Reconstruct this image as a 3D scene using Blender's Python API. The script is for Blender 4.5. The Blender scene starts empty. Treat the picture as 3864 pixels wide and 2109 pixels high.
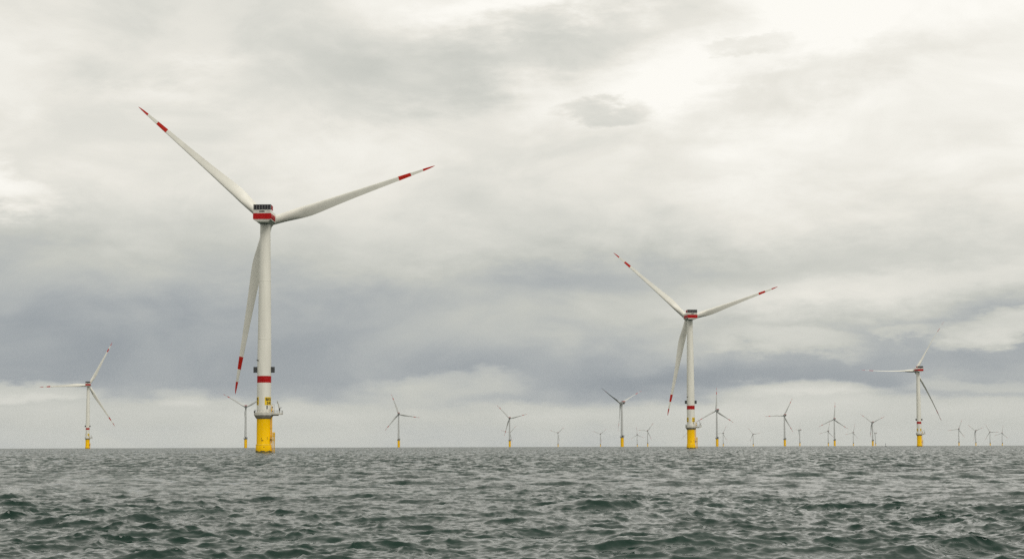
import bpy, bmesh, math, random
import numpy as np
from mathutils import Matrix, Vector

S = bpy.context.scene
C = S.collection
R = math.radians
EARTH = 7.4e6            # effective earth radius (m): the sea really curves away


# ------------------------------------------------------------------ camera
cam_data = bpy.data.cameras.new('camera')
cam_data.sensor_width = 36.0
cam_data.lens = 68.39
cam_data.clip_start = 0.5
cam_data.clip_end = 60000
cam = bpy.data.objects.new('camera', cam_data)
C.objects.link(cam)
cam.matrix_world = (Matrix.Translation((0, 0, 3.0)) @ Matrix.Rotation(R(90 + 4.863), 4, 'X')
                    @ Matrix.Rotation(R(-0.17), 4, 'Z'))
S.camera = cam

# ------------------------------------------------------------------ light
SUN_AZ, SUN_EL = 150.0, 42.0       # compass-like, clockwise from +Y
world = bpy.data.worlds.new('World')
S.world = world
world.use_nodes = True
sun_data = bpy.data.lights.new('sun', 'SUN')
sun_data.energy = 1.5
sun_data.angle = R(25)
sun_data.color = (1.0, 0.96, 0.89)
sun = bpy.data.objects.new('sun', sun_data)
C.objects.link(sun)
sd = Vector((math.sin(R(SUN_AZ)) * math.cos(R(SUN_EL)), math.cos(R(SUN_AZ)) * math.cos(R(SUN_EL)), math.sin(R(SUN_EL))))
sun.rotation_euler = sd.to_track_quat('Z', 'Y').to_euler()

S.view_settings.view_transform = 'Standard'
S.view_settings.look = 'None'
S.view_settings.exposure = 0.0
S.view_settings.gamma = 1.0
S.view_settings.use_curve_mapping = False
S.cycles.use_denoising = False
S.cycles.max_bounces = 6
S.cycles.volume_bounces = 1


# ------------------------------------------------------------------ node helper
class NT:
    def __init__(self, tree):
        self.t = tree
        self.n = tree.nodes
        self.l = tree.links

    def node(self, typ, **kw):
        nd = self.n.new(typ)
        for k, v in kw.items():
            setattr(nd, k, v)
        return nd

    def put(self, sock, v):
        if isinstance(v, bpy.types.NodeSocket):
            self.l.new(v, sock)
        elif v is not None:
            sock.default_value = v

    def m(self, op, a, b=None, c=None, clamp=False):
        nd = self.node('ShaderNodeMath', operation=op, use_clamp=clamp)
        self.put(nd.inputs[0], a)
        if b is not None:
            self.put(nd.inputs[1], b)
        if c is not None:
            self.put(nd.inputs[2], c)
        return nd.outputs[0]

    def noise(self, vec, scale, detail=5, rough=0.55, dist=0.0):
        nd = self.node('ShaderNodeTexNoise', noise_dimensions='3D')
        self.put(nd.inputs['Vector'], vec)
        nd.inputs['Scale'].default_value = scale
        nd.inputs['Detail'].default_value = detail
        nd.inputs['Roughness'].default_value = rough
        nd.inputs['Distortion'].default_value = dist
        return nd.outputs['Fac']

    def ramp(self, fac, stops, interp='LINEAR'):
        nd = self.node('ShaderNodeValToRGB')
        cr = nd.color_ramp
        cr.interpolation = interp
        while len(cr.elements) < len(stops):
            cr.elements.new(0.5)
        for e, (p, c) in zip(cr.elements, stops):
            e.position = p
            e.color = c if len(c) == 4 else (*c, 1)
        self.put(nd.inputs['Fac'], fac)
        return nd.outputs['Color']

    def mapping(self, vec, scale=(1, 1, 1), loc=(0, 0, 0), rot=(0, 0, 0)):
        nd = self.node('ShaderNodeMapping')
        self.put(nd.inputs['Vector'], vec)
        nd.inputs['Scale'].default_value = scale
        nd.inputs['Location'].default_value = loc
        nd.inputs['Rotation'].default_value = rot
        return nd.outputs['Vector']


# ------------------------------------------------------------------ sky: overcast with layered clouds
def build_sky():
    w = NT(world.node_tree)
    for nd in list(w.n):
        w.n.remove(nd)
    out = w.node('ShaderNodeOutputWorld')
    bg = w.node('ShaderNodeBackground')
    bg.inputs['Strength'].default_value = 0.1
    w.l.new(bg.outputs[0], out.inputs['Surface'])
    sky = w.node('ShaderNodeTexSky', sky_type='NISHITA')
    sky.sun_disc = False
    sky.sun_elevation = R(SUN_EL)
    sky.sun_rotation = R(SUN_AZ)
    sky.air_density = 1.0
    sky.dust_density = 2.0
    tc = w.node('ShaderNodeTexCoord').outputs['Generated']
    sep = w.node('ShaderNodeSeparateXYZ')
    w.l.new(tc, sep.inputs[0])
    x, y, z = sep.outputs
    az = w.m('MULTIPLY', w.m('ARCTAN2', x, y), 57.29578)
    el = w.m('MAXIMUM', w.m('MULTIPLY', w.m('ARCSINE', z), 57.29578), 0.0)
    flat = w.mapping(tc, scale=(1, 1, 3.0))
    stk = w.mapping(tc, scale=(1, 1, 2.1), rot=(0, R(-7), 0))
    # domain warp: cloud edges billow more the higher they stand
    grow = w.m('MULTIPLY_ADD', w.m('DIVIDE', el, 7.0, clamp=True), 1.3, 0.42)
    na = w.m('SUBTRACT', w.noise(flat, 7.5, 8, 0.61), 0.5)
    nb = w.m('SUBTRACT', w.noise(w.mapping(flat, loc=(3.1, 7.7, 1.3)), 10, 8, 0.63), 0.5)
    azw = w.m('MULTIPLY_ADD', na, 7.0, az)
    elw = w.m('ADD', w.m('MULTIPLY', w.m('MULTIPLY', nb, grow), 2.6), el)
    # vertical brightness profile of the cloud deck
    prof = [(0, .53), (.5, .555), (1.0, .60), (1.25, .57), (1.5, .445), (1.85, .405), (2.6, .415), (3.4, .45), (4.3, .51),
            (5.2, .59), (6.5, .69), (8, .78), (10, .84), (13, .86), (20, .84), (35, .80), (60, .78), (90, .78)]
    pr = w.m('POWER', w.m('DIVIDE', w.m('MAXIMUM', elw, 0.0), 90.0, clamp=True), 0.4)
    L = w.ramp(pr, [((e / 90) ** .4, (v, v, v)) for e, v in prof])
    # broad cloud masses: azimuth, elevation, half widths, slope, brightness change
    blobs = [(10.5, 11, 9, 5, 0, .15), (10, 4.35, 7.5, .62, .08, .22), (11.5, 5.7, 7, .7, .05, -.06),
             (-9, 12, 6, 2.2, 0, -.11), (-3.5, 12.2, 5, 1.2, .1, -.07), (-13, 5.8, 5, 1.0, .05, -.05),
             (-11.5, 3.3, 9, 1.2, 0, -.035), (7.2, 1.95, 4.5, .42, 0, -.10), (11.5, 2.7, 3.0, .5, .05, -.06),
             (2.0, 11.9, 4.5, .7, .22, -.17), (-3.5, 10.6, 3.5, .9, .12, -.13), (-.3, 12.75, 2.8, .42, .05, .17),
             (4.4, 10.7, 3.2, .7, .18, .04), (-10.3, 10.1, 2.4, .45, .05, .12), (-13.5, 11.9, 1.6, .5, 0, .07),
             (6.5, 9.6, 4, .5, .2, -.11), (10.8, 11.0, 3.2, .5, .22, -.11), (1.0, 4.9, 6, .5, .07, -.06),
             (14.5, 2.0, 2.4, .3, 0, .06), (4.6, 2.7, 1.6, .45, 0, .07)]
    # clouds with a firmer outline
    firm = [(-15.0, 7.4, 2.3, .80, -.08, .22), (15.2, 3.2, 2.3, .40, .06, .26), (11.6, 3.2, 1.1, .15, 0, .09),
            (8.3, 2.9, 2.6, .36, -.05, .13), (-2.6, 1.75, 2.4, .36, .04, .14), (-9.3, 1.42, .9, .3, 0, .10), (-13.8, 1.5, 2.0, .30, .03, .18),
            (8.8, 1.55, 2.2, .28, 0, .18), (2.1, 9.75, 1.3, .38, .05, -.20), (6.3, 11.35, 1.4, .28, .1, -.13), (13.5, 1.7, 2.2, .22, 0, .10)]
    for k, (a, e, sx, sy, sl, amp) in enumerate(blobs + firm):
        da = w.m('SUBTRACT', azw, a)
        dx = w.m('MULTIPLY', da, 1 / sx)
        dy = w.m('MULTIPLY', w.m('SUBTRACT', w.m('SUBTRACT', elw, e), w.m('MULTIPLY', da, sl)), 1 / sy)
        q = w.m('MULTIPLY_ADD', dx, dx, w.m('MULTIPLY', dy, dy))
        if k < len(blobs):
            g = w.m('EXPONENT', w.m('MULTIPLY', q, -0.7))
        else:
            c = w.m('MULTIPLY_ADD', q, -.62, 1.0, clamp=True)
            g = w.m('MULTIPLY', w.m('MULTIPLY', c, c), w.m('MULTIPLY_ADD', c, -2.0, 3.0))
        L = w.m('MULTIPLY_ADD', g, amp, L)
    # cloud texture over the whole dome: broad masses, then ragged billows that thicken and thin
    n1 = w.m('SUBTRACT', w.noise(stk, 5.5, 5, 0.48, 0.6), 0.5)
    n2 = w.noise(w.mapping(stk, loc=(5, 2, 9)), 13, 7, 0.56, 0.5)
    bil = w.m('SUBTRACT', w.ramp(n2, [(.36, (0, 0, 0)), (.66, (1, 1, 1))], 'EASE'), 0.5)
    thick = w.m('MULTIPLY_ADD', w.m('DIVIDE', el, 9.0, clamp=True), 0.30, 0.14)
    L = w.m('MULTIPLY_ADD', n1, thick, L)
    L = w.m('MULTIPLY_ADD', bil, w.m('MULTIPLY', thick, 0.24), L)
    L = w.m('MINIMUM', w.m('MAXIMUM', L, 0.3), 0.985)
    tint = w.ramp(L, [(0.30, (.90, 1.0, 1.09)), (0.42, (.945, 1.005, 1.025)), (0.56, (1.0, 1.015, .935)),
                      (0.80, (1.02, .995, .91)), (1.0, (1.01, .99, .93))])
    mul = w.node('ShaderNodeVectorMath', operation='MULTIPLY')
    w.l.new(tint, mul.inputs[0])
    sc = w.m('MULTIPLY', L, 10.0)
    w.l.new(sc, mul.inputs[1])
    mix = w.node('ShaderNodeMix', data_type='RGBA')
    mix.inputs[0].default_value = 0.985       # cloud cover
    w.l.new(sky.outputs[0], mix.inputs[6])
    w.l.new(mul.outputs[0], mix.inputs[7])
    w.l.new(mix.outputs[2], bg.inputs['Color'])


build_sky()
world.cycles.sampling_method = 'MANUAL'
world.cycles.sample_map_resolution = 512


# ------------------------------------------------------------------ materials
def mat(name, col, rough=0.5, var=0.0, scale=0.4, metal=0.0, streak=False, dirt=None, spec=0.5):
    m = bpy.data.materials.new(name)
    m.use_nodes = True
    t = NT(m.node_tree)
    b = t.n['Principled BSDF']
    b.inputs['Roughness'].default_value = rough
    b.inputs['Metallic'].default_value = metal
    b.inputs['Specular IOR Level'].default_value = spec
    b.inputs['Base Color'].default_value = (*col, 1)
    if var:
        oc = t.node('ShaderNodeTexCoord').outputs['Object']
        v = t.mapping(oc, scale=(1, 1, 0.12)) if streak else oc
        f = t.noise(v, scale, 6, 0.6)
        d = dirt or tuple(c * (1 - 2 * var) for c in col)
        cr = t.ramp(f, [(0.35, d), (0.62, col)])
        t.l.new(cr, b.inputs['Base Color'])
        f2 = t.noise(v, scale * 3, 4, 0.6)
        t.put(b.inputs['Roughness'], t.m('MULTIPLY_ADD', f2, 0.3, rough - 0.15))
    return m


M = {
    'white': mat('off_white_paint', (.76, .745, .665), .5, .06, .35, streak=True),
    'blade': mat('blade_gelcoat', (.77, .755, .68), .4, .04, .15),
    'grey': mat('light_grey_paint', (.50, .51, .495), .5, .05, .35, streak=True),
    'grey_blade': mat('grey_gelcoat', (.50, .51, .49), .42, .04, .15),
    'red': mat('traffic_red_paint', (.42, .006, .006), .5, .08, .5, spec=.15),
    'blade_red': mat('blade_red_paint', (.50, .016, .006), .5, .05, .5, spec=.2),
    'yellow': mat('traffic_yellow_paint', (.90, .53, .001), .55, .07, .5, streak=True, dirt=(.78, .45, .002), spec=.06),
    'sign': mat('sign_yellow', (.80, .54, .01), .5, .04, 1.0),
    'black': mat('sign_black', (.012, .011, .010), .6, .1, 2.0),
    'dark': mat('dark_grey_metal', (.045, .048, .05), .5, .15, 1.0),
    'radiator': mat('radiator_core', (.022, .022, .026), .6, .2, 2.0),
    'steel': mat('galvanised_steel', (.42, .42, .40), .5, .12, 1.0, metal=.2),
    'deck': mat('weathered_concrete', (.58, .56, .49), .75, .10, .6, streak=True),
    'under': mat('stained_concrete', (.30, .28, .22), .8, .2, .6, streak=True),
    'growth': mat('algae_stain', (.11, .10, .025), .8, .25, 1.2),
    'weld': mat('pale_yellow_seam', (.85, .66, .10), .5, .05, 1.0),
    'buoy': mat('weathered_buoy_paint', (.12, .13, .12), .7, .2, 1.0),
}


# ------------------------------------------------------------------ mesh helpers
def obj(name, bm, m, parent=None, smooth=False):
    me = bm if isinstance(bm, bpy.types.Mesh) else bpy.data.meshes.new(name)
    if not isinstance(bm, bpy.types.Mesh):
        bmesh.ops.recalc_face_normals(bm, faces=bm.faces)
        bm.to_mesh(me)
        bm.free()
    if smooth:
        me.polygons.foreach_set('use_smooth', [True] * len(me.polygons))
        if smooth != True:
            me.set_sharp_from_angle(angle=R(smooth))
    if m and not me.materials:
        me.materials.append(M[m])
    o = bpy.data.objects.new(name, me)
    C.objects.link(o)
    o.parent = parent
    return o


def empty(name, loc):
    o = bpy.data.objects.new(name, None)
    o.empty_display_size = 5
    C.objects.link(o)
    o.location = loc
    return o


def lathe(bm, prof, seg=48, a0=0.0, a1=360.0, mi=0):
    """Revolve (radius, z) pairs about Z; a partial arc stays open."""
    full = abs(a1 - a0) >= 359.9
    n = seg if full else seg + 1
    rings = []
    for r, z in prof:
        ring = []
        for i in range(n):
            a = R(a0 + (a1 - a0) * i / seg)
            ring.append(bm.verts.new((r * math.cos(a), r * math.sin(a), z)))
        rings.append(ring)
    for p, q in zip(rings, rings[1:]):
        for i in range(seg):
            j = (i + 1) % n
            f = bm.faces.new((p[i], p[j], q[j], q[i]))
            f.material_index = mi
    return rings


def cap(bm, ring):
    return bm.faces.new(ring)


def tube(bm, pts, r, seg=8):
    pts = [Vector(p) for p in pts]
    rs = r if isinstance(r, (list, tuple)) else [r] * len(pts)
    rings = []
    for i, p in enumerate(pts):
        d = (pts[min(i + 1, len(pts) - 1)] - pts[max(i - 1, 0)]).normalized()
        u = d.cross(Vector((0, 0, 1)))
        if u.length < 1e-3:
            u = d.cross(Vector((0, 1, 0)))
        u.normalize()
        v = d.cross(u)
        rings.append([bm.verts.new(p + rs[i] * (math.cos(t) * u + math.sin(t) * v))
                      for t in (2 * math.pi * k / seg for k in range(seg))])
    for a, b in zip(rings, rings[1:]):
        for k in range(seg):
            bm.faces.new((a[k], a[(k + 1) % seg], b[(k + 1) % seg], b[k]))
    bm.faces.new(rings[0])
    bm.faces.new(rings[-1])


def box(bm, c, s, rot=None, bev=0.0):
    g = bmesh.ops.create_cube(bm, size=1.0)['verts']
    mt = Matrix.Translation(c) @ (rot or Matrix.Identity(4)) @ Matrix.Diagonal((*s, 1))
    bmesh.ops.transform(bm, matrix=mt, verts=g)
    if bev:
        es = list({e for v in g for e in v.link_edges})
        bmesh.ops.bevel(bm, geom=es, offset=bev, segments=2, affect='EDGES')


def new():
    return bmesh.new()


def polar(r, a, z):
    """Point at bearing a (degrees, 0 = towards the camera side -Y, positive to the right)."""
    return Vector((r * math.sin(R(a)), -r * math.cos(R(a)), z))


def loft(secs, close=True):
    bm = new()
    rings = [[bm.verts.new(p) for p in s] for s in secs]
    n = len(rings[0])
    for a, b in zip(rings, rings[1:]):
        for k in range(n):
            bm.faces.new((a[k], a[(k + 1) % n], b[(k + 1) % n], b[k]))
    if close:
        bm.faces.new(rings[0])
        bm.faces.new(rings[-1])
    return bm


# ------------------------------------------------------------------ rotor blade
CH = [(.022, .0512), (.05, .0512), (.10, .054), (.15, .060), (.20, .0645), (.24, .065), (.30, .061), (.40, .0505), (.50, .042),
      (.60, .035), (.70, .029), (.80, .0228), (.88, .0175), (.93, .0132), (.965, .0092), (.985, .0055), (.997, .002), (1., .0008)]
CHR, CHC = [c[0] for c in CH], [c[1] for c in CH]


def blade_section(t, rad, grow=0.0):
    chord = float(np.interp(t, CHR, CHC)) * rad * (1.0 if rad > 70 else 1.15)
    circ = float(np.interp(t, [.022, .06, .2], [1, .92, 0]))
    thick = float(np.interp(t, [.022, .1, .2, .3, .5, 1], [1, .75, .42, .32, .24, .16]))
    axis = float(np.interp(t, [.022, .08, .25, 1], [.5, .44, .30, .30]))
    twist = R(float(np.interp(t, [.022, .15, .3, .5, .8, 1], [14, 13, 9, 5, 1, -1])))
    bend = 3.2 * (rad / 82) * max(0, t - .2) ** 2 / .64
    n = 24
    pts = []
    for k in range(n):
        a = 2 * math.pi * k / n
        xc = .5 * (1 + math.cos(a))                      # 1 = trailing, 0 = leading
        yt = 5 * thick * (.2969 * math.sqrt(xc) - .126 * xc - .3516 * xc ** 2 + .2843 * xc ** 3 - .1036 * xc ** 4)
        camb = .04 * (1 - circ) * 4 * xc * (1 - xc)
        ya = yt * (1 if a < math.pi else -1) * 1.0 + camb
        yc = .5 * math.sin(a)
        px = (xc - axis) * chord
        py = ((1 - circ) * ya + circ * yc) * chord
        l = math.hypot(px, py) or 1
        px, py = px * (1 + grow / l), py * (1 + grow / l)
        x = px * math.cos(twist) - py * math.sin(twist)
        y = px * math.sin(twist) + py * math.cos(twist)
        pts.append((x, y + bend, t * rad))
    return pts


def blade_mesh(name, rad, t0, t1, n, m, grow=0.0):
    ts = [t0 + (t1 - t0) * i / n for i in range(n + 1)]
    bm = loft([blade_section(t, rad, grow) for t in ts])
    bmesh.ops.recalc_face_normals(bm, faces=bm.faces)
    me = bpy.data.meshes.new(name)
    bm.to_mesh(me)
    bm.free()
    me.polygons.foreach_set('use_smooth', [True] * len(me.polygons))
    me.set_sharp_from_angle(angle=R(60))
    me.materials.append(M[m])
    return me


def finish(bm, name, m, smooth=None):
    """bmesh -> reusable mesh datablock (m may be a list of materials)."""
    bmesh.ops.recalc_face_normals(bm, faces=bm.faces)
    me = bpy.data.meshes.new(name)
    bm.to_mesh(me)
    bm.free()
    for k in ([m] if isinstance(m, str) else m):
        me.materials.append(M[k])
    if smooth:
        me.polygons.foreach_set('use_smooth', [True] * len(me.polygons))
        me.set_sharp_from_angle(angle=R(smooth))
    return me


def prism_y(bm, prof, y0, y1, s1=1.0, dz1=0.0, mi=0):
    """Extrude an (x, z) outline along Y; the far end may be scaled / shifted."""
    a = [bm.verts.new((x, y0, z)) for x, z in prof]
    b = [bm.verts.new((x * s1, y1, z * s1 + dz1)) for x, z in prof]
    n = len(prof)
    for i in range(n):
        f = bm.faces.new((a[i], a[(i + 1) % n], b[(i + 1) % n], b[i]))
        f.material_index = mi
    for c in (a, b):
        f = bm.faces.new(c)
        f.material_index = mi


# ------------------------------------------------------------------ text wrapped on a round tower
def text_mesh(txt, size):
    cu = bpy.data.curves.new('lettering', 'FONT')
    cu.body = txt
    cu.size = size
    cu.align_x = 'CENTER'
    cu.resolution_u = 3
    cu.offset = 0.035 * size
    o = bpy.data.objects.new('lettering', cu)
    C.objects.link(o)
    dg = bpy.context.evaluated_depsgraph_get()
    dg.update()
    me = bpy.data.meshes.new_from_object(o.evaluated_get(dg))
    bpy.data.objects.remove(o)
    return me


def wrap(me, rad, bearing, z):
    for v in me.vertices:
        x, y = v.co.x, v.co.y
        v.co = polar(rad, bearing + math.degrees(x / rad), z + y)
    me.materials.clear()
    me.materials.append(M['black'])
    return me


# ------------------------------------------------------------------ big white offshore turbine
V = {}
VH, VR, VOV = 109.0, 83.1, 8.5


def v_tower_r(z):
    return float(np.interp(z, [18.8, 40, 75, 105.2], [3.30, 3.24, 2.85, 2.36]))


def make_v_meshes():
    bm = new()
    rg = lathe(bm, [(3.72, -9), (3.70, .9), (3.60, 3.6), (3.28, 4.0), (3.28, 15.6)], 64)
    cap(bm, rg[0]); cap(bm, rg[-1])
    V['tp'] = finish(bm, 'transition_piece', 'yellow', 40)
    bm = new()
    rg = lathe(bm, [(3.80, -9), (3.80, .55), (3.76, .75)], 64)
    for p in rg[-1]:
        p.co.z += .22 * math.sin(7 * math.atan2(p.co.y, p.co.x)) + .12 * math.sin(17 * math.atan2(p.co.y, p.co.x))
    V['growth'] = finish(bm, 'marine_growth', 'growth', 40)
    bm = new()
    rg = lathe(bm, [(3.66, 3.55), (3.66, 3.72), (3.56, 3.75)], 64)
    V['seam'] = finish(bm, 'weld_seam', 'weld', 40)
    bm = new()
    rg = lathe(bm, [(3.29, 15.5), (3.75, 16.0), (4.45, 17.15), (4.45, 17.25)], 64)
    cap(bm, rg[0]); cap(bm, rg[-1])
    V['flare'] = finish(bm, 'platform_cone', 'under', 40)
    bm = new()
    rg = lathe(bm, [(4.42, 17.2), (4.62, 17.25), (4.62, 18.55), (4.5, 18.6)], 64)
    cap(bm, rg[0]); cap(bm, rg[-1])
    V['deck'] = finish(bm, 'platform_deck', 'deck', 40)
    bm = new()
    box(bm, (6.4, -.4, 17.85), (4.6, 4.2, .7), bev=.06)
    box(bm, (5.4, -.4, 17.25), (3.0, .5, .5))
    V['ext'] = finish(bm, 'platform_extension', 'deck')
    # railings: each post and each rail on its own
    V['post'] = []
    bm = new()
    tube(bm, [(0, 0, 0), (0, 0, 1.25)], .055, 6)
    V['post_m'] = finish(bm, 'railing_post', 'steel')
    for hgt in (.65, 1.22):
        bm = new()
        pts = [polar(4.5, a, 18.55 + hgt) for a in range(115, 426, 6)]
        tube(bm, pts, .045, 6)
        V['rail%d' % (hgt > 1)] = finish(bm, 'rail', 'steel')
        bm = new()
        tube(bm, [(4.6, -2.4, 18.2 + hgt), (8.6, -2.4, 18.2 + hgt), (8.6, 1.6, 18.2 + hgt), (4.6, 1.6, 18.2 + hgt)], .045, 6)
        V['xrail%d' % (hgt > 1)] = finish(bm, 'rail', 'steel')
    # tower
    bm = new()
    zs = [18.56, 22, 31.95, 35.3, 42, 50, 60, 70, 80, 90, 98, 106.2]
    rg = lathe(bm, [(v_tower_r(z), z) for z in zs], 72)
    cap(bm, rg[-1])
    V['tower'] = finish(bm, 'tower', 'white', 40)
    bm = new()
    lathe(bm, [(v_tower_r(32) + .012, 32.3), (v_tower_r(35.3) + .012, 35.4)], 72)
    V['band'] = finish(bm, 'red_band', 'red', 40)
    for i, z in enumerate((52.4, 79.5)):
        bm = new()
        lathe(bm, [(v_tower_r(z), z), (v_tower_r(z) + .05, z + .02), (v_tower_r(z) + .05, z + .2), (v_tower_r(z), z + .22)], 72)
        V['flange%d' % i] = finish(bm, 'flange', 'white', 40)
    # nacelle body: bevelled box whose belly tapers in
    body = [(-2.7, -2.45), (2.7, -2.45), (4.05, -1.55), (4.15, -1.2), (4.15, 1.35), (4.0, 1.65), (3.9, 2.65), (3.65, 2.9),
            (-3.65, 2.9), (-3.9, 2.65), (-4.0, 1.65), (-4.15, 1.35), (-4.15, -1.2), (-4.05, -1.55)]
    bm = new()
    prism_y(bm, body, -10.2, 5.4)
    tail = [v for v in bm.verts if v.co.y < 0 and v.co.z < -1.5]
    for v in tail:
        if v.co.z < -2:
            v.co.y += 1.6
    bmesh.ops.bevel(bm, geom=[e for e in bm.edges if e.calc_face_angle(0) > 1.0], offset=.18, segments=2, affect='EDGES')
    V['nacelle'] = finish(bm, 'nacelle_body', 'white', 35)
    stripe = [(-4.05, -1.40), (4.05, -1.40), (4.19, -1.15), (4.19, 1.22), (4.13, 1.32), (-4.13, 1.32), (-4.19, 1.22), (-4.19, -1.15)]
    bm = new()
    prism_y(bm, stripe, -10.26, 3.2)
    V['stripe'] = finish(bm, 'red_stripe', 'red', 35)
    # cooler on the rear roof
    bm = new()
    for c, s in (((0, -9.3, 5.37), (8.2, .9, .22)), ((0, -9.3, 3.15), (8.2, .9, .2)), ((-4.0, -9.3, 4.25), (.22, .9, 2.4)), ((4.0, -9.3, 4.25), (.22, .9, 2.4))):
        box(bm, c, s, bev=.03)
    V['cooler'] = finish(bm, 'cooler_frame', 'dark')
    bm = new()
    box(bm, (0, 0, 0), (1.24, .3, 2.05))
    for k in range(8):
        box(bm, (0, -.17, -.92 + k * .262), (1.2, .06, .05))
    V['core'] = finish(bm, 'radiator_panel', 'radiator')
    bm = new()
    box(bm, (0, 0, 0), (.10, .12, 2.05))
    V['mull'] = finish(bm, 'radiator_mullion', 'steel')
    bm = new()
    box(bm, (0, -9.85, 2.87), (7.9, .5, .16), bev=.03)
    V['lip'] = finish(bm, 'cooler_ledge', 'steel')
    bm = new()
    box(bm, (0, -10.23, 2.2), (2.4, .2, .55), bev=.03)
    V['vent'] = finish(bm, 'vent', 'black')
    bm = new()
    box(bm, (0, -6.0, 4.2), (.16, 4.4, 2.2), bev=.05)
    V['cheek'] = finish(bm, 'cooler_side_panel', 'red')
    bm = new()
    tube(bm, [(3.2, -2.0, 2.6), (3.2, -2.0, 4.2)], .06, 6)
    box(bm, (3.2, -2.0, 4.25), (.5, .1, .3))
    V['mast'] = finish(bm, 'wind_sensor', 'dark')
    bm = new()
    rg = lathe(bm, [(2.40, -3.0), (2.46, -2.8), (2.46, -2.2)], 48)
    V['yaw'] = finish(bm, 'yaw_ring', 'steel', 40)
    # hub and spinner (axis along +Y)
    bm = new()
    rg = lathe(bm, [(2.3, -2.6), (2.75, -1.6), (2.85, 0), (2.6, 1.5), (1.9, 2.7), (.9, 3.3), (.05, 3.45)], 40)
    cap(bm, rg[0]); cap(bm, rg[-1])
    bmesh.ops.rotate(bm, verts=bm.verts, matrix=Matrix.Rotation(R(-90), 3, 'X'))
    V['hub'] = finish(bm, 'hub', 'blade', 50)
    V['blade'] = blade_mesh('blade', VR, .022, 1.0, 56, 'blade')
    V['st1'] = blade_mesh('red_stripe', VR, .782, .855, 6, 'blade_red', .02)
    V['st2'] = blade_mesh('red_tip', VR, .928, 1.0, 8, 'blade_red', .02)
    # aviation light boxes on brackets
    bm = new()
    box(bm, (0, -1.15, 0), (1.75, .25, 2.7), bev=.05)
    V['lightbox'] = finish(bm, 'light_box', 'dark')
    bm = new()
    for zz in (-1.05, 1.05):
        box(bm, (-.55, -.5, zz), (.18, 1.2, .18))
        box(bm, (.55, -.5, zz), (.18, 1.2, .18))
    box(bm, (-.8, -.45, 0), (.12, 1.1, 2.5))
    V['lightbr'] = finish(bm, 'bracket', 'dark')
    bm = new()
    tube(bm, [(0, 0, 0), (0, -.35, -.1), (0, -.55, .12), (0, -.5, .42)], .12, 6)
    V['hook'] = finish(bm, 'hook', 'black')
    # boat landing, ladder, J-tube, davit, gate
    for i, (xx, yy) in enumerate(((4.55, -1.7), (5.05, -.5))):
        bm = new()
        tube(bm, [(xx, yy, -6), (xx, yy, 8.9), (xx - .12, yy + .05, 9.3)], .30, 10)
        V['fender%d' % i] = finish(bm, 'fender_tube', 'yellow', 50)
    V['arms'] = []
    for zz in (.9, 5.6, 7.6):
        bm = new()
        tube(bm, [(3.0, -1.2, zz), (4.6, -1.65, zz)], .16, 8)
        tube(bm, [(3.0, -.3, zz), (5.0, -.5, zz)], .16, 8)
        V['arms'].append(finish(bm, 'landing_arm', 'yellow', 50))
    bm = new()
    for yy in (-1.35, -.75):
        tube(bm, [(3.95, yy, -3), (3.95, yy, 18.2)], .06, 6)
    for k in range(44):
        tube(bm, [(3.95, -1.35, -1 + k * .43), (3.95, -.75, -1 + k * .43)], .03, 5)
    V['ladder'] = finish(bm, 'ladder', 'yellow')
    bm = new()
    box(bm, (3.9, -1.1, 6.0), (1.5, 1.7, .14))
    box(bm, (3.5, -1.9, 6.2), (.12, .12, 1.4))
    V['rest'] = finish(bm, 'rest_platform', 'dark')
    bm = new()
    tube(bm, [(3.75, -.95, 4.2), (3.75, -.95, 16.8)], .26, 10)
    for zz in (6.4, 11.4):
        box(bm, (3.6, -.95, zz), (.9, .7, .2))
    V['jtube'] = finish(bm, 'cable_tube', 'yellow', 50)
    bm = new()
    tube(bm, [(7.4, -1.9, 18.2), (7.4, -1.9, 20.6)], .26, 8)
    V['davit_post'] = finish(bm, 'davit_post', 'deck', 50)
    bm = new()
    tube(bm, [(7.4, -1.9, 20.4), (7.05, -2.0, 22.0), (6.45, -2.1, 23.9)], [.34, .28, .16], 8)
    V['davit_arm'] = finish(bm, 'davit_arm', 'deck', 50)
    bm = new()
    tube(bm, [(7.2, -1.9, 20.5), (8.5, -2.0, 20.75)], .13, 6)
    box(bm, (7.5, -2.0, 19.9), (.5, .5, 1.2))
    V['winch'] = finish(bm, 'winch', 'dark')
    bm = new()
    tube(bm, [(6.4, -2.1, 23.8), (6.4, -2.1, 23.2)], .05, 5)
    box(bm, (6.4, -2.1, 23.0), (.28, .28, .5), bev=.05)
    V['hookblock'] = finish(bm, 'hook_block', 'dark')
    bm = new()
    for xx in (3.9, 5.0):
        tube(bm, [(xx, -2.2, 18.2), (xx, -2.2, 22.3)], .09, 6)
    tube(bm, [(3.9, -2.2, 22.3), (5.0, -2.2, 22.3)], .09, 6)
    V['gantry'] = finish(bm, 'gantry_frame', 'steel')
    bm = new()
    tube(bm, [(3.85, -2.5, 18.4), (4.45, -2.5, 21.4)], .11, 6)
    tube(bm, [(3.95, -2.5, 21.9), (3.75, -2.5, 18.9)], .16, 6)
    tube(bm, [(4.3, -2.5, 20.6), (4.85, -2.5, 18.5)], .09, 6)
    V['stair'] = finish(bm, 'stair_rail', 'yellow')
    for i, (xx, zz) in enumerate(((4.25, 20.9), (4.25, 19.1))):
        bm = new()
        box(bm, (xx, -2.65, zz), (.45, .3, .5), bev=.06)
        V['lamp%d' % i] = finish(bm, 'lantern', 'black')
    bm = new()
    box(bm, polar(3.2, 33, 20.9), (.55, .3, 1.7), Matrix.Rotation(R(33), 4, 'Z'), .05)
    V['cab'] = finish(bm, 'cabinet', 'dark')
    bm = new()
    box(bm, polar(4.66, -62, 18.9), (.8, .4, .7), Matrix.Rotation(R(-62), 4, 'Z'), .05)
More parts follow.
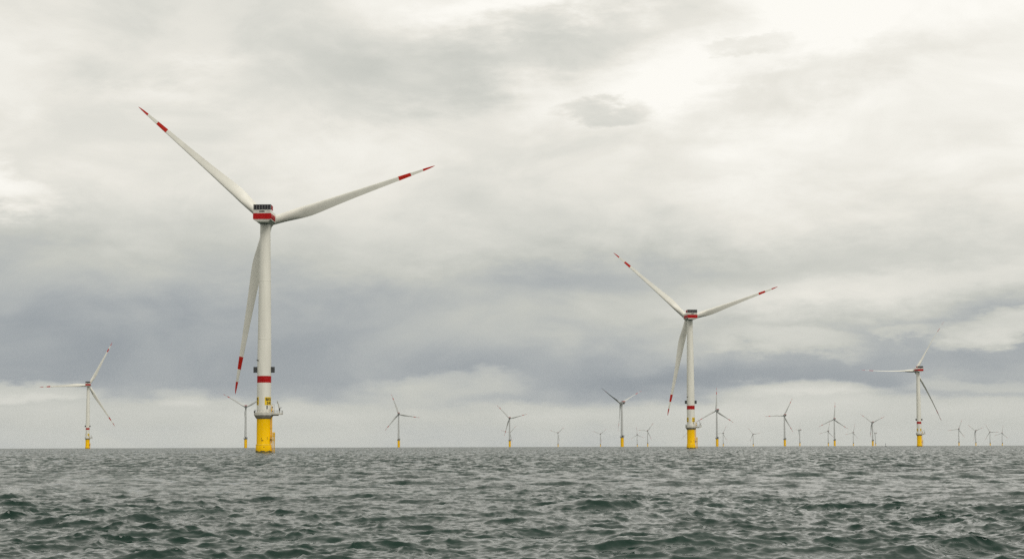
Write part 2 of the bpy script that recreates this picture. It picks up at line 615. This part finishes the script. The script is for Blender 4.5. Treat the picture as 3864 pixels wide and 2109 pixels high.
    V['fog'] = finish(bm, 'fog_horn', 'black')
    # painted marks low on the foundation (too small to read in the photograph)
    V['marks'] = []
    for (b, z, ww, hh) in ((-12, 6.5, .25, .5), (-10, 5.6, .25, .45), (-4, 5.6, .25, .45), (2, 5.6, .25, .45), (38, 6.9, .35, .25), (39, 6.4, .35, .25), (9, 2.6, .4, .4)):
        bm = new()
        rr = 3.30 if z > 4 else 3.645
        box(bm, polar(rr, b, z), (ww, .04, hh), Matrix.Rotation(R(b), 4, 'Z'))
        V['marks'].append(finish(bm, 'painted_mark', 'black'))
    # name boards
    V['board'] = {}
    for b in (47, -73, 167):
        bm = new()
        hw = 34
        lathe(bm, [(v_tower_r(23) + .02, 21.9), (v_tower_r(23) + .05, 21.92), (v_tower_r(23) + .05, 25.58), (v_tower_r(23) + .02, 25.6)], 24, b - 90 - hw, b - 90 + hw)
        V['board'][b] = finish(bm, 'name_board', 'sign', 30)
    V['txt'] = {}
    for b in (47, -73, 167):
        V['txt'][b] = [wrap(text_mesh('BKR', 1.75), v_tower_r(23) + .075, b, 23.95),
                       wrap(text_mesh('34E', 1.75), v_tower_r(23) + .075, b + (5 if b == 47 else 0), 22.25)]
    V['bars'] = {}
    for b in (47, -73, 167):
        ls = []
        for zz in (24.4, 22.7):
            for k in (-1, 0, 1):
                bm = new()
                ang = b + k * 17
                for dx in (-.28, .28):
                    box(bm, polar(v_tower_r(23) + .06, ang + dx * 17, zz), (.2, .04, 1.1), Matrix.Rotation(R(ang + dx * 17), 4, 'Z'))
                ls.append(finish(bm, 'sign_mark', 'black'))
        V['bars'][b] = ls


make_v_meshes()


def rotor_matrix(h, yaw, ov, tilt=5.0):
    return (Matrix.Translation((0, 0, h - ov * math.sin(R(tilt)) - .006 * h)) @ Matrix.Rotation(R(-yaw), 4, 'Z') @ Matrix.Rotation(R(tilt), 4, 'X')
            @ Matrix.Translation((0, ov, 0)))


def put(name, me, parent, mtx=None):
    o = bpy.data.objects.new(name, me)
    C.objects.link(o)
    o.parent = parent
    if mtx is not None:
        o.matrix_local = mtx
    return o


def ground_z(x, y):
    return -(x * x + y * y) / (2 * EARTH)


def place_v(x, y, yaw, ang, pitch, label, named=False, turn=0.0):
    t = empty('wind_turbine', (x, y, ground_z(x, y)))
    t.rotation_euler.z = R(turn)
    t['label'] = label
    t['category'] = 'wind turbine'
    t['group'] = 'white wind turbines with red bands'
    tp = put('transition_piece', V['tp'], t)
    put('marine_growth', V['growth'], tp)
    put('weld_seam', V['seam'], tp)
    for me in V['marks']:
        put('painted_mark', me, tp)
    pf = put('platform', V['deck'], t)
    put('platform_cone', V['flare'], pf)
    put('platform_extension', V['ext'], pf)
    for k in ('rail0', 'rail1', 'xrail0', 'xrail1'):
        put('rail', V[k], pf)
    for a in list(range(115, 426, 19)):
        put('railing_post', V['post_m'], pf, Matrix.Translation(polar(4.5, a, 18.5)))
    for px, py in ((5.4, -2.4), (6.5, -2.4), (7.6, -2.4), (8.6, -2.4), (8.6, -1.1), (8.6, .3), (8.6, 1.6), (7.2, 1.6), (5.8, 1.6)):
        put('railing_post', V['post_m'], pf, Matrix.Translation((px, py, 18.15)))
    put('fog_horn', V['fog'], pf)
    dv = put('davit_crane', V['davit_post'], t)
    put('davit_arm', V['davit_arm'], dv)
    put('winch', V['winch'], dv)
    put('hook_block', V['hookblock'], dv)
    gt = put('gantry_frame', V['gantry'], t)
    put('stair_rail', V['stair'], gt)
    for k in ('lamp0', 'lamp1'):
        put('lantern', V[k], gt)
    bl = put('boat_landing', V['fender0'], t)
    put('fender_tube', V['fender1'], bl)
    for me in V['arms']:
        put('landing_arm', me, bl)
    put('ladder', V['ladder'], bl)
    put('rest_platform', V['rest'], bl)
    put('cable_tube', V['jtube'], t)
    tw = put('tower', V['tower'], t)
    put('red_band', V['band'], tw)
    put('flange', V['flange0'], tw)
    put('flange', V['flange1'], tw)
    put('cabinet', V['cab'], tw)
    for a in (-44, -33, -50):
        put('hook', V['hook'], tw, Matrix.Rotation(R(a - 12), 4, 'Z') @ Matrix.Translation((0, -3.2, 42.6)))
    for a in (-84, 84):
        lb = put('light_box', V['lightbox'], t, Matrix.Rotation(R(a * .98), 4, 'Z') @ Matrix.Translation((0, -3.2, 38.3)) @ Matrix.Rotation(R(-a * .98), 4, 'Z')
                 @ Matrix.Translation((math.copysign(.9, a), 1.0, 0)))
        put('bracket', V['lightbr'], lb, Matrix.Rotation(R(90 if a < 0 else -90), 4, 'Z') @ Matrix.Translation((0, 0, 0)))
    for b in (47, -73, 167):
        nb = put('name_board', V['board'][b], t)
        if named:
            for me in V['txt'][b]:
                put('lettering', me, nb)
        else:
            for me in V['bars'][b]:
                put('sign_mark', me, nb)
    nm = Matrix.Translation((0, 0, VH)) @ Matrix.Rotation(R(-yaw - turn), 4, 'Z')
    nc = put('nacelle', V['nacelle'], t, nm)
    put('red_stripe', V['stripe'], nc)
    put('cooler_frame', V['cooler'], nc)
    put('yaw_ring', V['yaw'], nc)
    for k in range(6):
        put('radiator_panel', V['core'], nc, Matrix.Translation((-3.2 + 1.28 * k, -9.4, 4.25)))
    for k in range(7):
        put('radiator_mullion', V['mull'], nc, Matrix.Translation((-3.84 + 1.28 * k, -9.68, 4.25)))
    put('cooler_ledge', V['lip'], nc)
    put('vent', V['vent'], nc)
    for s in (-1, 1):
        put('cooler_side_panel', V['cheek'], nc, Matrix.Translation((4.05 * s, 0, 0)))
    put('wind_sensor', V['mast'], nc)
    rm = rotor_matrix(VH, yaw + turn, VOV)
    put('hub', V['hub'], t, rm)
    for k in range(3):
        b = put('blade', V['blade'], t, rm @ Matrix.Rotation(R(90 - ang - 120 * k), 4, 'Y') @ Matrix.Rotation(R(pitch), 4, 'Z'))
        put('red_stripe', V['st1'], b)
        put('red_tip', V['st2'], b)
    return t


# ------------------------------------------------------------------ smaller grey turbine
G = {}
GH, GR, GOV = 95.0, 61.0, 5.5


def make_g_meshes():
    bm = new()
    rg = lathe(bm, [(3.1, -3), (3.1, 21.2)], 32)
    cap(bm, rg[0]); cap(bm, rg[-1])
    G['tp'] = finish(bm, 'transition_piece', 'yellow', 40)
    bm = new()
    rg = lathe(bm, [(3.15, 19.6), (4.0, 20.6), (5.0, 21.2), (5.0, 21.9), (4.85, 22.0)], 32)
    cap(bm, rg[0]); cap(bm, rg[-1])
    G['pf'] = finish(bm, 'platform', 'steel', 40)
    for i, hh in enumerate((.6, 1.2)):
        bm = new()
        tube(bm, [polar(4.85, a, 22 + hh) for a in range(0, 361, 12)], .06, 5)
        G['rail%d' % i] = finish(bm, 'rail', 'dark')
    bm = new()
    tube(bm, [(0, 0, 0), (0, 0, 1.2)], .07, 5)
    G['post'] = finish(bm, 'railing_post', 'dark')
    bm = new()
    box(bm, (1.2, -3.6, 23.6), (3.8, 1.6, 2.6), bev=.15)
    G['shed'] = finish(bm, 'equipment_box', 'dark')
    bm = new()
    tube(bm, [(4.1, -1, 22), (4.5, -1, 23.4), (4.6, -1, 25.0), (4.2, -1, 26.2)], [.35, .35, .28, .2], 7)
    tube(bm, [(4.1, -1, 22.2), (3.0, -1, 23.6)], .2, 6)
    G['crane'] = finish(bm, 'davit_crane', 'dark', 50)
    bm = new()
    tube(bm, [(3.6, -1.2, -10), (3.6, -1.2, 19.5)], .35, 8)
    for zz in (3, 9, 15):
        box(bm, (3.3, -1.2, zz), (.9, .8, .3))
    G['ladder'] = finish(bm, 'boat_landing', 'yellow', 50)
    bm = new()
    rg = lathe(bm, [(2.75, 21.9), (2.7, 35), (2.4, 60), (1.75, 92.4)], 40)
    cap(bm, rg[-1])
    G['tower'] = finish(bm, 'tower', 'grey', 40)
    body = [(-1.9, -3.0), (1.9, -3.0), (2.9, -1.4), (3.25, .6), (3.25, 1.9), (2.8, 2.5), (-2.8, 2.5), (-3.25, 1.9), (-3.25, .6), (-2.9, -1.4)]
    bm = new()
    prism_y(bm, body, -9.4, 3.4)
    for v in bm.verts:
        if v.co.y < 0 and v.co.z < -1:
            v.co.y += 2.8 if v.co.z < -2 else 1.2
    bmesh.ops.bevel(bm, geom=[e for e in bm.edges if e.calc_face_angle(0) > .9], offset=.2, segments=2, affect='EDGES')
    G['nacelle'] = finish(bm, 'nacelle', 'grey', 35)
    for nm, c, s in (('rear', (0, -9.3, 3.25), (6.2, .14, 1.4)), ('left', (-3.05, -6.4, 3.25), (.14, 5.6, 1.4)), ('right', (3.05, -6.4, 3.25), (.14, 5.6, 1.4))):
        bm = new()
        box(bm, c, s)
        G['hoist_' + nm] = finish(bm, 'hoist_fence', 'red')
    bm = new()
    box(bm, (0, -9.0, .4), (4.6, .3, 2.4), bev=.1)
    G['louvre'] = finish(bm, 'louvre', 'dark')
    bm = new()
    rg = lathe(bm, [(1.9, -2.2), (2.2, -1.2), (2.25, 0), (1.9, 1.4), (1.1, 2.3), (.05, 2.6)], 28)
    cap(bm, rg[0]); cap(bm, rg[-1])
    bmesh.ops.rotate(bm, verts=bm.verts, matrix=Matrix.Rotation(R(-90), 3, 'X'))
    G['hub'] = finish(bm, 'hub', 'grey', 50)
    G['blade'] = blade_mesh('blade', GR, .022, 1.0, 36, 'grey_blade')
    G['st1'] = blade_mesh('red_stripe', GR, .715, .815, 4, 'blade_red', .02)
    G['st2'] = blade_mesh('red_tip', GR, .915, 1.0, 6, 'blade_red', .02)


make_g_meshes()


def place_g(x, y, yaw, ang, pitch, label, near=True):
    t = empty('wind_turbine', (x, y, ground_z(x, y)))
    t['label'] = label
    t['category'] = 'wind turbine'
    t['group'] = 'grey wind turbines on yellow bases' if near else 'far grey wind turbines along the horizon'
    put('transition_piece', G['tp'], t)
    pf = put('platform', G['pf'], t)
    if near:
        put('rail', G['rail0'], pf)
        put('rail', G['rail1'], pf)
        for a in range(0, 360, 30):
            put('railing_post', G['post'], pf, Matrix.Translation(polar(4.85, a, 22)))
        put('boat_landing', G['ladder'], t)
    put('equipment_box', G['shed'], t)
    put('davit_crane', G['crane'], t)
    put('tower', G['tower'], t)
    nc = put('nacelle', G['nacelle'], t, Matrix.Translation((0, 0, GH)) @ Matrix.Rotation(R(-yaw), 4, 'Z'))
    for k in ('hoist_rear', 'hoist_left', 'hoist_right'):
        put('hoist_fence', G[k], nc)
    put('louvre', G['louvre'], nc)
    rm = rotor_matrix(GH, yaw, GOV)
    put('hub', G['hub'], t, rm)
    for k in range(3):
        b = put('blade', G['blade'], t, rm @ Matrix.Rotation(R(90 - ang - 120 * k), 4, 'Y') @ Matrix.Rotation(R(pitch), 4, 'Z'))
        put('red_stripe', G['st1'], b)
        put('red_tip', G['st2'], b)
    return t


# ------------------------------------------------------------------ the sea
def ocean_tile(N, Lt, rot, lmin, lmax, seed, wind, lp, hs, spread):
    """One periodic FFT patch: height and horizontal (choppy) displacement."""
    rng = np.random.default_rng(seed)
    k1 = np.fft.fftfreq(N, 1.0 / N) * 2 * np.pi / Lt
    kx, ky = np.meshgrid(k1, k1, indexing='xy')
    k = np.hypot(kx, ky)
    k[0, 0] = 1e-6
    c, s = math.cos(rot), math.sin(rot)
    wx, wy = kx * c - ky * s, kx * s + ky * c                 # world direction of each wave
    lam = 2 * np.pi / k
    kp = 2 * np.pi / lp
    sp = np.exp(-1.25 * (kp / k) ** 2) / k ** 3.9             # height spectrum (per dk^2)
    cosd = (wx * wind[0] + wy * wind[1]) / k
    half = np.clip((1 + cosd) / 2, 0, 1)
    p = np.interp(np.log(lam), [math.log(.3), math.log(3), math.log(lp)], [2.0, 5.0, spread])
    d = half ** p
    sp = sp * d
    band = (1 / (1 + (lmin / lam) ** 8)) * (1 / (1 + (lam / lmax) ** 8))
    sp = sp * band
    sp[0, 0] = 0
    amp = np.sqrt(sp) * (2 * np.pi / Lt)
    H = amp * (rng.standard_normal((N, N)) + 1j * rng.standard_normal((N, N))) * N * N
    h = np.fft.ifft2(H).real
    dx = np.fft.ifft2(1j * wx / k * H).real
    dy = np.fft.ifft2(1j * wy / k * H).real
    return h, dx, dy


def sample(tile, Lt, rot, X, Y):
    N = tile[0].shape[0]
    c, s = math.cos(rot), math.sin(rot)
    u = ((X * c + Y * s) / Lt) % 1.0 * N
    v = ((-X * s + Y * c) / Lt) % 1.0 * N
    i0 = u.astype(np.int32)
    j0 = v.astype(np.int32)
    fu, fv = (u - i0).astype(np.float32), (v - j0).astype(np.float32)
    i0 %= N
    j0 %= N
    i1, j1 = (i0 + 1) % N, (j0 + 1) % N
    w00, w10, w01, w11 = (1 - fu) * (1 - fv), fu * (1 - fv), (1 - fu) * fv, fu * fv
    return [f[j0, i0] * w00 + f[j0, i1] * w10 + f[j1, i0] * w01 + f[j1, i1] * w11 for f in tile]


def build_sea():
    wa = R(180 - 8)                                    # the wind blows towards the viewer
    wind = (math.sin(wa), math.cos(wa))
    LP, HS = 11.0, 0.46
    spec = [(512, 211.0, 0.0, 5.0, 300.0, 11), (512, 173.0, R(17), 5.0, 300.0, 23), (512, 83.0, R(-31), 1.6, 5.0, 5),
            (512, 19.0, R(23), 0.20, 1.6, 8)]
    tiles = []
    for (N, Lt, rot, lo, hi, seed) in spec:
        tiles.append([f.astype(np.float32) for f in ocean_tile(N, Lt, rot, lo, hi, seed, wind, LP, HS, 8.0)])
    # one common gain, from the long-wave tiles, sets the significant wave height
    sig = math.sqrt(.5 * tiles[0][0].var() + .5 * tiles[1][0].var() + tiles[2][0].var())
    g = HS / 4 / sig
    # grid: polar, fine where waves are near
    fine = np.linspace(-16.8, 16.8, 930)
    rest = np.linspace(17.2, 342.8, 90)[1:-1]
    A = np.radians(np.concatenate([fine, rest]))
    rr = [2.0]
    while rr[-1] < 16500:
        r = rr[-1]
        rr.append(r + (r * .05 if r < 32 else r * .0022 if r < 120 else r * .0037 if r < 600 else r * .0058 if r < 3000 else r * .011 if r < 8000 else r * .05))
    rr = np.array(rr)
    step = np.gradient(rr)
    na, nr = len(A), len(rr)
    X = (rr[:, None] * np.sin(A)[None, :])
    Y = (rr[:, None] * np.cos(A)[None, :])
    rg = np.repeat(rr[:, None], na, 1)
    st = np.repeat(step[:, None], na, 1)
    dA = np.gradient(np.unwrap(A))
    st = np.maximum(st, .4 * rg * np.abs(dA)[None, :])
    Z = np.zeros_like(X, dtype=np.float32)
    DX = np.zeros_like(Z)
    DY = np.zeros_like(Z)
    Xf, Yf = X.ravel(), Y.ravel()
    # slow gust patches roughen or calm the short waves
    gust = (1.0 + .33 * np.sin(Xf / 37 + 1.3 * np.sin(Yf / 61)) * np.sin(Yf / 53 + .9 * np.sin(Xf / 29))
            + .22 * np.sin(Xf / 11 + Yf / 17 + 2 * np.sin(Xf / 23))).reshape(X.shape)
    wts = [math.sqrt(.5), math.sqrt(.5), 1.0, 1.0]
    boost = [1.0, 1.0, .72, 1.1]
    chop = [1.5, 1.5, 1.5, 1.1]
    lims = [5, 5, 1.6, .20]
    for ti, (sp, tl) in enumerate(zip(spec, tiles)):
        h, dx, dy = [a.reshape(X.shape) * g for a in sample(tl, sp[1], sp[2], Xf, Yf)]
        fade = np.clip(1.6 - st / (lims[ti] * (2.4 if ti < 3 else 5)), .2 if ti == 3 else .5, 1.0)
        wgt = wts[ti] * boost[ti] * fade * (gust if ti >= 2 else 1.0)
        Z += (h * wgt).astype(np.float32)
        DX += (dx * wgt * chop[ti]).astype(np.float32)
        DY += (dy * wgt * chop[ti]).astype(np.float32)
    # a few steeper peaks where wave groups meet: x, y, half width, half length, height, skew
    for (px, py, sx, sy, hh, sk) in ((3.4, 89, 2.4, 1.7, 1.0, .12), (7.6, 86, 2.6, 1.5, .40, -.2), (5.6, 56.5, 1.6, .9, .20, .15),
                                     (-19.0, 104, 6.0, 1.8, .34, -.05), (-16.5, 76, 4.0, 1.6, .30, .1), (24.0, 150, 5.0, 2.0, .40, 0),
                                     (14.5, 77, 3.5, 1.5, .28, .1), (-3.0, 60, 4.0, 1.4, .22, -.1), (30, 108, 5, 1.8, .35, .1)):
        ex, ey = X - px, Y - py - sk * (X - px)
        bump = .75 * hh * np.exp(-(ex / sx) ** 2 - (ey / sy) ** 2)
        Z += bump.astype(np.float32)
        DY += (-.35 * bump).astype(np.float32)
    sub = np.clip((st - .18) / .9, 0, 1)          # share of the chop finer than the mesh
    calm = np.clip((rg - 12) / 20, .15, 1)
    Z *= calm
    co = np.empty((nr * na, 3), np.float32)
    co[:, 0] = (X + DX * calm).ravel()
    co[:, 1] = (Y + DY * calm).ravel()
    co[:, 2] = (Z - rg ** 2 / (2 * EARTH)).ravel()
    i = np.arange(nr - 1)[:, None] * na
    j = np.arange(na)[None, :]
    jn = (j + 1) % na
    q = np.stack([i + j, i + na + j, i + na + jn, i + jn], -1).reshape(-1, 4)[:, ::-1]
    nf = len(q)
    me = bpy.data.meshes.new('sea')
    me.vertices.add(len(co))
    me.vertices.foreach_set('co', co.ravel())
    me.loops.add(nf * 4)
    me.loops.foreach_set('vertex_index', q.astype(np.int32).ravel())
    me.polygons.add(nf)
    me.polygons.foreach_set('loop_start', np.arange(nf, dtype=np.int32) * 4)
    me.polygons.foreach_set('use_smooth', np.ones(nf, bool))
    me.update(calc_edges=True)
    at = me.attributes.new('fine_chop', 'FLOAT', 'POINT')
    at.data.foreach_set('value', sub.astype(np.float32).ravel())
    o = bpy.data.objects.new('sea', me)
    C.objects.link(o)
    o['kind'] = 'structure'
    m = bpy.data.materials.new('sea_water')
    m.use_nodes = True
    t = NT(m.node_tree)
    b = t.n['Principled BSDF']
    b.inputs['IOR'].default_value = 1.295
    b.inputs['Roughness'].default_value = .07
    oc = t.node('ShaderNodeTexCoord').outputs['Object']
    f = t.noise(oc, .03, 3, .5)
    t.l.new(t.ramp(f, [(.3, (.004, .020, .0135)), (.7, (.006, .027, .018))]), b.inputs['Base Color'])
    # wavelets and ripples too small for the mesh: random slopes added to the wave normal
    nrm = t.node('ShaderNodeNewGeometry').outputs['Normal']
    for (sc, amp, det) in ((1.5, .42, 3), (6.5, .36, 2)):
        v = t.mapping(oc, scale=(.55, 1.4, 1), rot=(0, 0, R(8)))
        nz = t.node('ShaderNodeTexNoise', noise_dimensions='3D')
        t.l.new(v, nz.inputs['Vector'])
        nz.inputs['Scale'].default_value = sc
        nz.inputs['Detail'].default_value = det
        nz.inputs['Roughness'].default_value = .6
        nz.inputs['Distortion'].default_value = .4
        sb = t.node('ShaderNodeVectorMath', operation='SUBTRACT')
        t.l.new(nz.outputs['Color'], sb.inputs[0])
        sb.inputs[1].default_value = (.5, .5, .5)
        ml = t.node('ShaderNodeVectorMath', operation='MULTIPLY_ADD')
        t.l.new(sb.outputs[0], ml.inputs[0])
        ml.inputs[1].default_value = (amp * .8, amp, 0)
        t.l.new(nrm, ml.inputs[2])
        nrm = ml.outputs[0]
    # chop too fine for the mesh: its wind-blown fronts lean towards -Y and hide their own backs
    fc = t.node('ShaderNodeAttribute', attribute_name='fine_chop').outputs['Fac']
    lf = t.noise(t.mapping(oc, scale=(.55, .15, 1)), 1.0, 6, .7, .5)
    lean = t.m('MULTIPLY', fc, t.m('MULTIPLY_ADD', lf, -1.8, .72))
    cb = t.node('ShaderNodeCombineXYZ')
    t.l.new(lean, cb.inputs[1])
    ad = t.node('ShaderNodeVectorMath', operation='ADD')
    t.l.new(nrm, ad.inputs[0])
    t.l.new(cb.outputs[0], ad.inputs[1])
    nrm = ad.outputs[0]
    nn = t.node('ShaderNodeVectorMath', operation='NORMALIZE')
    t.l.new(nrm, nn.inputs[0])
    t.l.new(nn.outputs[0], b.inputs['Normal'])
    me.materials.append(m)
    return o


build_sea()

# ------------------------------------------------------------------ turbines: x, y, rotor bearing, blade angle, pitch
place_v(-115.4, 905.4, 1.8, 18.4, 0, 'largest white wind turbine with red bands and yellow name board reading BKR 34E', True)
place_v(148.0, 1617.5, -7.8, 19.2, 0, 'second largest white wind turbine with red bands, right of centre, three blades in a Y')
place_v(582.0, 2792.3, -11.3, 61.5, -100, 'slender white wind turbine with red nacelle band near the right edge, blade pointing left')
place_v(-727.1, 3339.2, -7.3, 62.3, 0, 'leftmost white wind turbine with red tower band standing alone near the left edge')

NEAR = [
    (-621.3, 4543.2, -7.8, 30, 0, 'grey wind turbine directly behind the left side of the largest turbine'),
    (-325.1, 5573.5, -3.3, 110.3, 0, 'grey wind turbine with red tips standing alone between the largest and the centre grey turbine'),
    (-9.3, 6480.1, -3.1, 13.7, 0, 'grey wind turbine at the centre with a tiny turbine hidden behind its tower'),
    (238.1, 4241.3, -29.8, 29, -78, 'grey wind turbine with red hoist fence turned sideways, just left of the second largest turbine'),
    (542.7, 5178.4, -16.0, 89, 0, 'grey wind turbine with one blade straight up, just right of the second largest turbine'),
    (845.0, 6058.4, -12.7, 62.5, 0, 'grey wind turbine with one blade pointing left, third grey one right of centre'),
    (1143.9, 6931.8, -1.6, 86, 0, 'grey wind turbine with one blade upright, in front of a tiny turbine to its left'),
    (1464.6, 7937.0, -10.6, 24.8, 0, 'grey wind turbine in a Y pose, nearest on the left of the slender white turbine'),
]
for (x, y, yaw, ang, pitch, label) in NEAR:
    place_g(x, y, yaw, ang, pitch, label)
FAR = [
    (-15.7, 12521.6, -10.1, 46, 'tiny far turbine half hidden behind the centre grey turbine tower'),
    (301.3, 12911.9, -8.7, 42, 'tiny far turbine standing alone just right of the centre grey turbine'),
    (631.2, 14008.7, -7.4, 39.5, 'tiny far turbine just left of the sideways grey turbine'),
    (949.5, 14858.3, -6.3, 95.5, 'tiny far turbine with an upright blade, first right of the sideways grey turbine'),
    (803.3, 11596.4, 1.0, 54.3, 'small far turbine with a blade to the left, second right of the sideways grey turbine'),
    (1131.8, 12511.7, -34.8, 100, 'tiny far turbine hidden behind the yellow base of the second largest turbine'),
    (1475.0, 13664.5, -17.8, 63.5, 'tiny far turbine right behind the grey turbine whose blade points straight up'),
    (1802.3, 14614.7, -9.0, 9, 'tiny far turbine alone between two grey turbines right of the second largest turbine'),
    (1666.1, 11317.4, -66.7, 58, 'tiny far turbine seen edge on, right of the grey turbine with a blade pointing left'),
    (1966.8, 12158.6, -15.8, 77, 'tiny far turbine just left of the second grey turbine with an upright blade'),
    (2337.3, 13387.0, -14.1, 75, 'tiny far turbine between the upright-blade grey turbine and the grey Y-pose turbine'),
    (2622.6, 14099.1, -64.5, 30, 'tiny far turbine seen edge on beside the tower of the grey Y-pose turbine'),
    (2515.3, 10998.5, -4.1, 68.8, 'first far turbine right of the slender white turbine'),
    (2893.6, 12191.5, -11.7, 23.3, 'second far turbine right of the slender white turbine'),
    (3221.6, 13167.0, 8.7, -.5, 'third far turbine right of the slender white turbine'),
    (3556.9, 14178.3, .1, 80, 'rightmost tiny far turbine at the right edge'),
]
for (x, y, yaw, ang, label) in FAR:
    place_g(x, y, yaw, ang, 0, label, near=False)

# ------------------------------------------------------------------ a marker buoy on the horizon
bx, by = 560.0, 2930.0
bt = empty('marker_buoy', (bx, by, ground_z(bx, by)))
bt['label'] = 'tiny dark marker post poking above the horizon left of the slender white turbine'
bt['category'] = 'buoy'
bm = new()
rg = lathe(bm, [(.3, -1.2), (1.1, -.8), (1.2, .5), (.9, .8), (.3, .9)], 20)
cap(bm, rg[0]); cap(bm, rg[-1])
obj('float', bm, 'buoy', bt, 40)
for k in range(3):
    bm = new()
    a = R(120 * k)
    tube(bm, [(.8 * math.cos(a), .8 * math.sin(a), .8), (.25 * math.cos(a), .25 * math.sin(a), 4.0)], .09, 6)
    obj('mast_leg', bm, 'buoy', bt)
bm = new()
rg = lathe(bm, [(.05, 3.9), (.5, 4.0), (.5, 4.5), (.05, 4.9)], 12)
obj('topmark', bm, 'buoy', bt)

# ------------------------------------------------------------------ sea haze
bm = new()
box(bm, (0, 6000, 87), (40000, 46000, 216))
hz = obj('haze', bm, None)
hz['kind'] = 'stuff'
hm = bpy.data.materials.new('sea_haze')
hm.use_nodes = True
ht = NT(hm.node_tree)
for nd in list(ht.n):
    if nd.type != 'OUTPUT_MATERIAL':
        ht.n.remove(nd)
pv = ht.node('ShaderNodeVolumePrincipled')
pv.inputs['Color'].default_value = (.95, .97, 1.0, 1)
pv.inputs['Density'].default_value = 5e-6
pv.inputs['Anisotropy'].default_value = 0.0
pv.inputs['Density Attribute'].default_value = ''
ht.l.new(pv.outputs[0], [n for n in ht.n if n.type == 'OUTPUT_MATERIAL'][0].inputs['Volume'])
hm.cycles.homogeneous_volume = True
hz.data.materials.append(hm)
